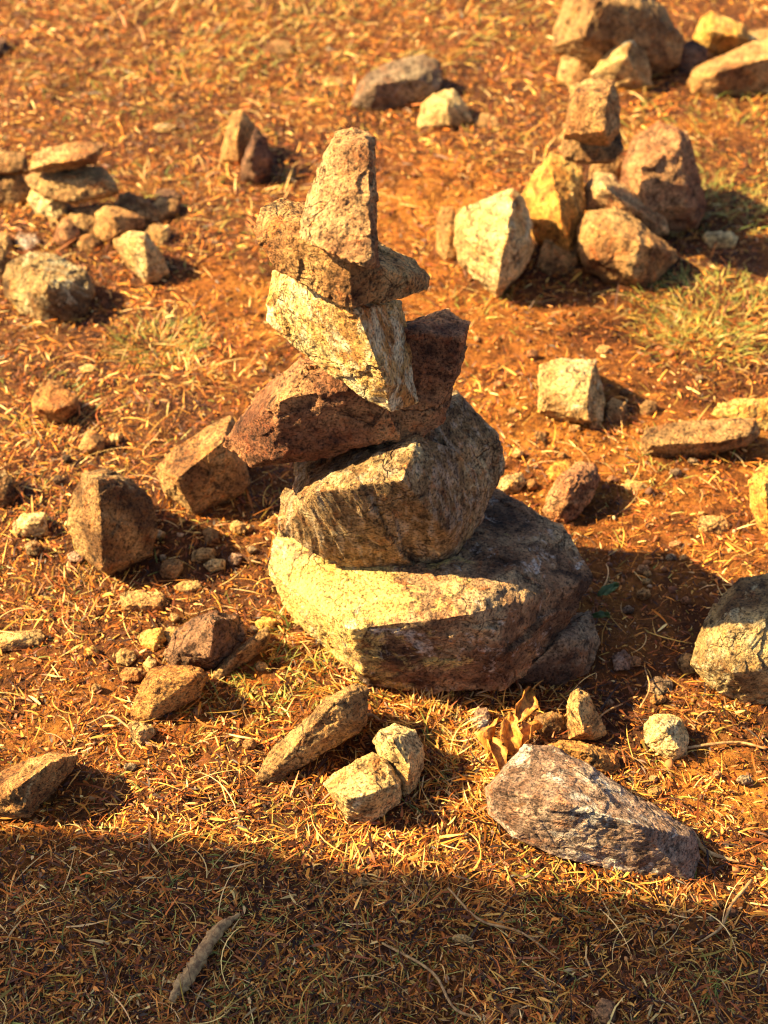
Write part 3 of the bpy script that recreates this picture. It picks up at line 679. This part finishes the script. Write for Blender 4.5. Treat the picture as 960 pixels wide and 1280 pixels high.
# long curved stems
n = 6500
x, y = candidates(n); keep = outside(x, y) & (rng.uniform(0, 1, n) > bare(x, y) * .55); x, y = x[keep], y[keep]; n = len(x)
push(blades(x, y, gh(x, y) + rng.uniform(.003, .008, n), rng.uniform(0, 6.28, n), rng.uniform(0, .35, n), rng.uniform(.035, .10, n), rng.uniform(.0009, .0017, n),
            rng.normal(0, 1.1, n), rng.uniform(.2, .8, n), rng.uniform(-.6, .6, n), pick(n, [4, 3, 3, 2, 1, 1, 5, 1]), seg=8))
# tall dead blades round the feet of the front stones
def tuft(px, py, r, n, h, cols, spread=.55, wts=None, z=0):
    c = atZ(px, py, z); a = rng.uniform(0, 6.28, n); rr_ = r * np.sqrt(rng.uniform(0, 1, n))
    x = c[0] + np.cos(a) * rr_; y = c[1] + np.sin(a) * rr_ * .8
    k = outside(x, y, 1.0); x, y, a = x[k], y[k], a[k]; m = len(x)
    Lh = rng.uniform(.45, 1.1, m) * h
    return blades(x, y, gh(x, y) - .001, a + rng.normal(0, .7, m), rng.uniform(.35, 1.4, m) * spread + .25, Lh, rng.uniform(.0011, .0024, m) * (1 + max(0, c[1] - 1.8) * .3),
                  rng.normal(0, .7, m), rng.uniform(.2, 1.3, m), rng.uniform(-.5, .5, m), cols(m), seg=6)
dryc = lambda m: pick(m, [4, 3, 3, 2, 1, 1, 4, 2])
for (px, py, r, n, h) in [(545,905,.05,260,.045),(580,960,.045,260,.045),(600,1010,.03,120,.035),(470,880,.06,200,.04),(420,850,.05,160,.04),(350,790,.04,120,.035),(560,885,.07,160,.045),
                          (660,880,.05,90,.04),(860,1160,.05,150,.03),(800,1130,.05,120,.03),(560,1140,.09,260,.03),(430,1080,.06,120,.025),(200,430,.09,300,.04),(230,470,.06,150,.035),
                          (760,1000,.05,60,.03),(860,1000,.05,60,.03),(120,740,.06,120,.03),(60,560,.09,200,.03),(300,480,.07,100,.03),(900,400,.15,260,.04),(100,300,.1,100,.04),(850,430,.1,120,.035),
                          (200,60,.4,400,.06),(600,200,.3,250,.05),(400,40,.4,400,.06),(300,250,.3,250,.05)]:
    push(tuft(px, py, r, n, h, dryc))
dg_ = fast_mesh('dry_grass', np.concatenate(allV), np.concatenate(allF), bm_dry, np.concatenate(allC))
dg_['label'] = 'carpet of short dead straw and dry grass on red soil'; dg_['category'] = 'grass'; dg_['kind'] = 'stuff'

# green blades
allV, allF, allC, off = [], [], [], 0
GP = np.array([(.20,.24,.045),(.30,.32,.06),(.12,.17,.035),(.42,.38,.09),(.36,.28,.07)])
greenc = lambda m: GP[rng.integers(0, len(GP), m)] * rng.uniform(.7, 1.25, (m, 1))
n = 26000
x, y = candidates(n); P3 = np.stack([x * 4, y * 4, np.zeros(n)], 1)
dens = np.clip(fbm(P3, 3, 150) * .9 + .25 + .25 * (y < 1.05), 0, 1)
keep = outside(x, y) & (rng.uniform(0, 1, n) < dens) & (rng.uniform(0, 1, n) > bare(x, y)); x, y = x[keep], y[keep]; n = len(x)
sc = 1 + np.clip(y - 1.8, 0, 3) * .3
push(blades(x, y, gh(x, y), rng.uniform(0, 6.28, n), rng.uniform(.1, .9, n), rng.uniform(.010, .032, n) * sc, rng.uniform(.0012, .0024, n) * sc,
            rng.normal(0, .5, n), rng.uniform(.1, .9, n), rng.uniform(-.5, .5, n), greenc(n)))
for (px, py, r, n, h) in [(385,800,.05,70,.05),(430,850,.05,60,.04),(300,890,.06,90,.03),(335,845,.05,70,.03),(200,430,.08,260,.04),(900,395,.16,650,.042),(870,430,.1,220,.04),(820,560,.05,40,.03),
                          (60,510,.08,60,.03),(885,1232,.012,40,.03),(480,1190,.08,50,.03),(700,1150,.06,40,.03),(400,1180,.12,110,.03),(250,1100,.1,60,.028),(130,1200,.15,130,.03),(360,1250,.06,60,.03),
                          (810,595,.06,40,.03),(870,260,.15,300,.06),(560,940,.03,14,.05),(540,965,.02,10,.045),(160,30,.5,300,.07),(480,20,.4,250,.07),(930,180,.3,250,.06),(250,120,.3,200,.06),(30,500,.1,60,.03),(590,395,.1,50,.03),(165,240,.12,60,.05)]:
    push(tuft(px, py, r, n, h, greenc))
gg_ = fast_mesh('green_grass', np.concatenate(allV), np.concatenate(allF), bm_green, np.concatenate(allC))
gg_['label'] = 'sparse short green grass blades growing through the dead straw'; gg_['category'] = 'grass'; gg_['kind'] = 'stuff'

# soil crumbs and grit
ico = bmesh.new(); bmesh.ops.create_icosphere(ico, subdivisions=1, radius=1)
iv = np.array([v_.co[:] for v_ in ico.verts]); iF = np.array([[v_.index for v_ in f.verts] for f in ico.faces]); ico.free()
n = 60000
x, y = candidates(n); bb = bare(x, y); keep = outside(x, y) & (rng.uniform(0, 1, n) < .2 + .8 * bb); x, y = x[keep], y[keep]; n = len(x)
r = rng.gamma(1.5, .0009, n).clip(.0007, .0075)
jit = rng.uniform(.6, 1.25, (n, len(iv), 1))
Vc = iv[None] * jit * (r[:, None] * rng.uniform(.6, 1.2, (n, 3)))[:, None, :] + np.stack([x, y, gh(x, y) + r * .3 + .001], 1)[:, None]
Fc = iF[None] + (np.arange(n) * len(iv))[:, None, None]
cp = np.array([(.30,.12,.04),(.42,.20,.07),(.20,.07,.03),(.50,.33,.17),(.13,.06,.035),(.45,.28,.15)])
cc = np.repeat(cp[rng.choice(6, n, p=[.34,.22,.26,.03,.12,.03])] * rng.uniform(.7, 1.2, (n, 1)), len(iv), axis=0)
cm = bpy.data.materials.new('soil_crumb'); cm.use_nodes = True; nt = cm.node_tree; b = nt.nodes['Principled BSDF']
a = N(nt, 'ShaderNodeAttribute'); a.attribute_name = 'tint'; nt.links.new(a.outputs['Color'], b.inputs['Base Color']); b.inputs['Roughness'].default_value = .95
gr = fast_mesh('gravel', Vc.reshape(-1, 3), Fc.reshape(-1, 3), cm, cc)
gr['label'] = 'fine red soil crumbs and grit on the bare patches'; gr['category'] = 'gravel'; gr['kind'] = 'stuff'

# ------------------------------------------------------------------ twigs and leaves
def simple_mat(name, c1, c2, scale=60, rough=.8, transl=0):
    m = bpy.data.materials.new(name); m.use_nodes = True; nt = m.node_tree; b = nt.nodes['Principled BSDF']
    tc = N(nt, 'ShaderNodeTexCoord'); n = noise_node(nt, tc.outputs['Object'], scale, 6, .65, .4)
    c = ramp(nt, n, [(.35, c1), (.65, c2)]); nt.links.new(c, b.inputs['Base Color']); b.inputs['Roughness'].default_value = rough
    bp = N(nt, 'ShaderNodeBump'); bp.inputs['Strength'].default_value = .6; bp.inputs['Distance'].default_value = .002
    nt.links.new(n, bp.inputs['Height']); nt.links.new(bp.outputs[0], b.inputs['Normal'])
    if transl:
        tr = N(nt, 'ShaderNodeBsdfTranslucent'); nt.links.new(c, tr.inputs[0]); mx = N(nt, 'ShaderNodeMixShader'); mx.inputs[0].default_value = transl
        nt.links.new(b.outputs[0], mx.inputs[1]); nt.links.new(tr.outputs[0], mx.inputs[2]); nt.links.new(mx.outputs[0], nt.nodes['Material Output'].inputs[0])
    return m
m_bark = simple_mat('weathered_bark', (.16,.075,.03), (.52,.32,.13), 150)
m_leaf = simple_mat('dry_leaf', (.22,.06,.012), (.75,.33,.045), 170, .6, .15)
m_gleaf = simple_mat('green_leaf', (.05,.09,.02), (.10,.15,.04), 45, .5, .2)

def twig(path, radii, label, mat=m_bark, name='twig', sides=9, knob=.25):
    """path: (px, py, height)"""
    P = np.array([atZ(*p) for p in path]); 
    # resample with Catmull-Rom
    out, rad = [], []
    ext = np.vstack([2 * P[0] - P[1], P, 2 * P[-1] - P[-2]])
    for k in range(1, len(ext) - 2):
        for t in np.linspace(0, 1, 9)[:-1]:
            p0, p1, p2, p3 = ext[k-1], ext[k], ext[k+1], ext[k+2]
            out.append(.5 * (2*p1 + (p2-p0)*t + (2*p0-5*p1+4*p2-p3)*t*t + (3*p1-p0-3*p2+p3)*t**3)); rad.append(radii[k-1] * (1-t) + radii[k] * t)
    out.append(P[-1]); rad.append(radii[-1]); out = np.array(out); rad = np.array(rad)
    o0 = out.mean(0); o0[2] = 0
    T = np.gradient(out, axis=0); T /= np.linalg.norm(T, axis=1)[:, None]
    n = len(out); ang = np.arange(sides) / sides * 6.283
    A = np.cross(T, [0, 0, 1.0]); A /= np.linalg.norm(A, axis=1)[:, None] + 1e-9; B = np.cross(A, T)
    ring = out[:, None] + (A[:, None] * np.cos(ang)[None, :, None] + B[:, None] * np.sin(ang)[None, :, None]) * rad[:, None, None]
    Vt = ring.reshape(-1, 3); q = vnoise(Vt * 260, 5) ; ctr = np.repeat(out, sides, 0)
    Vt = ctr + (Vt - ctr) * (1 + knob * q)[:, None]
    bm = bmesh.new(); vs = [bm.verts.new(v_ - o0) for v_ in Vt]
    for k in range(n - 1):
        for s in range(sides):
            bm.faces.new((vs[k*sides+s], vs[k*sides+(s+1)%sides], vs[(k+1)*sides+(s+1)%sides], vs[(k+1)*sides+s]))
    bm.faces.new(vs[:sides][::-1]); bm.faces.new(vs[-sides:])
    bmesh.ops.recalc_face_normals(bm, faces=bm.faces)
    me = bpy.data.meshes.new(name); bm.to_mesh(me); bm.free(); me.materials.append(mat)
    for p in me.polygons: p.use_smooth = True
    o = bpy.data.objects.new(name, me); COL.objects.link(o); o.location = o0
    o['label'] = label; o['category'] = 'twig'; return o

twig([(214,1252,.006),(228,1228,.008),(252,1195,.009),(272,1163,.008),(300,1142,.006)], [.004,.008,.0078,.007,.002], 'thick brown stick lying on the shaded grass in the bottom left', name='stick', knob=.5)
twig([(868,1042,.012),(880,1062,.010),(905,1072,.010),(925,1078,.006)], [.0022,.0028,.002,.0015], 'short bent brown twig just right of the purplish slab end')
twig([(940,1100,.008),(915,1130,.010),(900,1160,.008),(870,1180,.006)], [.002,.0018,.0016,.001], 'thin brown twig on the dark soil at the lower right edge')
twig([(858,935,.006),(890,930,.009),(925,928,.008),(958,936,.008)], [.0016,.002,.0018,.0015], 'pale straight twig on the lit dirt under the mottled boulder')
twig([(800,885,.015),(812,860,.02),(806,835,.01)], [.0012,.001,.0008], 'short upright rootlet behind the rounded buff stone')
twig([(745,900,.02),(760,888,.012),(778,880,.006)], [.0012,.001,.0008], 'short pale twig touching the tip of the pointed stone')
twig([(380,955,.012),(398,925,.014),(430,905,.010),(460,893,.012),(478,902,.010)], [.0015,.002,.0022,.002,.001], 'curved brown twig behind the pale yellow block')
twig([(110,905,.006),(140,895,.008),(180,925,.008),(215,940,.005)], [.0012,.0015,.0014,.001], 'thin straw coloured twig below the small two toned stone')
twig([(222,760,.01),(240,768,.008),(275,758,.008),(300,762,.006)], [.001,.0013,.0012,.001], 'thin straw coloured twig above the dark maroon stone')
twig([(560,1110,.01),(600,1150,.012),(650,1165,.010),(700,1200,.006)], [.0012,.0015,.0014,.001], 'long thin stem below the purplish slab in the shade')
twig([(480,1180,.01),(540,1215,.012),(570,1262,.010),(620,1275,.006)], [.0012,.0016,.0016,.001], 'long curved stem on the shaded grass at the bottom centre')

def leaf(px, py, z, L, Wd, yaw, pitch, roll, curl, label, mat=m_leaf, name='dry_leaf'):
    nu, nv = 13, 7; bm = bmesh.new(); vs = []; lr = random.Random(int(px * 7 + py))
    for i_ in range(nu):
        t = i_ / (nu - 1); wf = math.sin(math.pi * min(1, t * .93 + .05)) ** .75 * lr.uniform(.78, 1.12)
        for j in range(nv):
            s = j / (nv - 1) * 2 - 1
            x_ = L * t; y_ = Wd * .5 * wf * (s + .12 * math.sin(11 * t + px)) + .10 * L * math.sin(2.2 * t + px)
            z_ = curl * Wd * (s * s) * wf + .22 * L * math.sin(t * 2.6) + .004 * math.sin(7 * t + 3 * s + px) * t + .0025 * math.sin(13 * t - 6 * s + py) - .0012 * (j == 3)
            vs.append(bm.verts.new((x_, y_ * (1 - .35 * abs(curl)), z_)))
    for i_ in range(nu - 1):
        for j in range(nv - 1):
            bm.faces.new((vs[i_*nv+j], vs[i_*nv+j+1], vs[(i_+1)*nv+j+1], vs[(i_+1)*nv+j]))
    me = bpy.data.meshes.new(name); bm.to_mesh(me); bm.free(); me.materials.append(mat)
    for p in me.polygons: p.use_smooth = True
    o = bpy.data.objects.new(name, me); COL.objects.link(o)
    so_ = o.modifiers.new('s', 'SOLIDIFY'); so_.thickness = .0004
    o.location = atZ(px, py, z); o.rotation_euler = (roll, pitch, yaw)
    o['label'] = label; o['category'] = 'leaf'; o['group'] = 'dry curled leaves in front of the cairn' if mat is m_leaf else None
    if mat is not m_leaf: del o['group']
    return o
leaf(618,950,.006,.052,.020,R(75),R(-32),R(-50),.8,'upright curled orange leaf, leftmost of the dry leaves')
leaf(648,946,.006,.056,.030,R(100),R(-34),R(-12),.35,'broad orange leaf with a sharp tip in the middle of the dry leaves')
leaf(652,948,.006,.050,.026,R(48),R(-24),R(-30),.5,'orange leaf folded to the right among the dry leaves')
leaf(628,972,.006,.055,.026,R(110),R(-10),R(14),.5,'dark rusty leaf lying lowest of the dry leaves')
leaf(640,900,.014,.050,.030,R(60),R(-6),R(35),.4,'shaded brown leaf at the back of the dry leaves')
leaf(746,742,.03,.032,.017,R(15),R(-5),R(15),.2,'dark green leaf beside the right tip of the cairn base','x' and m_gleaf,'green_leaf')
leaf(740,768,.015,.025,.013,R(-25),R(-5),R(15),.2,'smaller dark green leaf under the right tip of the cairn base','x' and m_gleaf,'green_leaf')
print('ROCKS', len(ALLROCK), 'tris', sum(len(o.data.polygons) for o in ALLROCK))
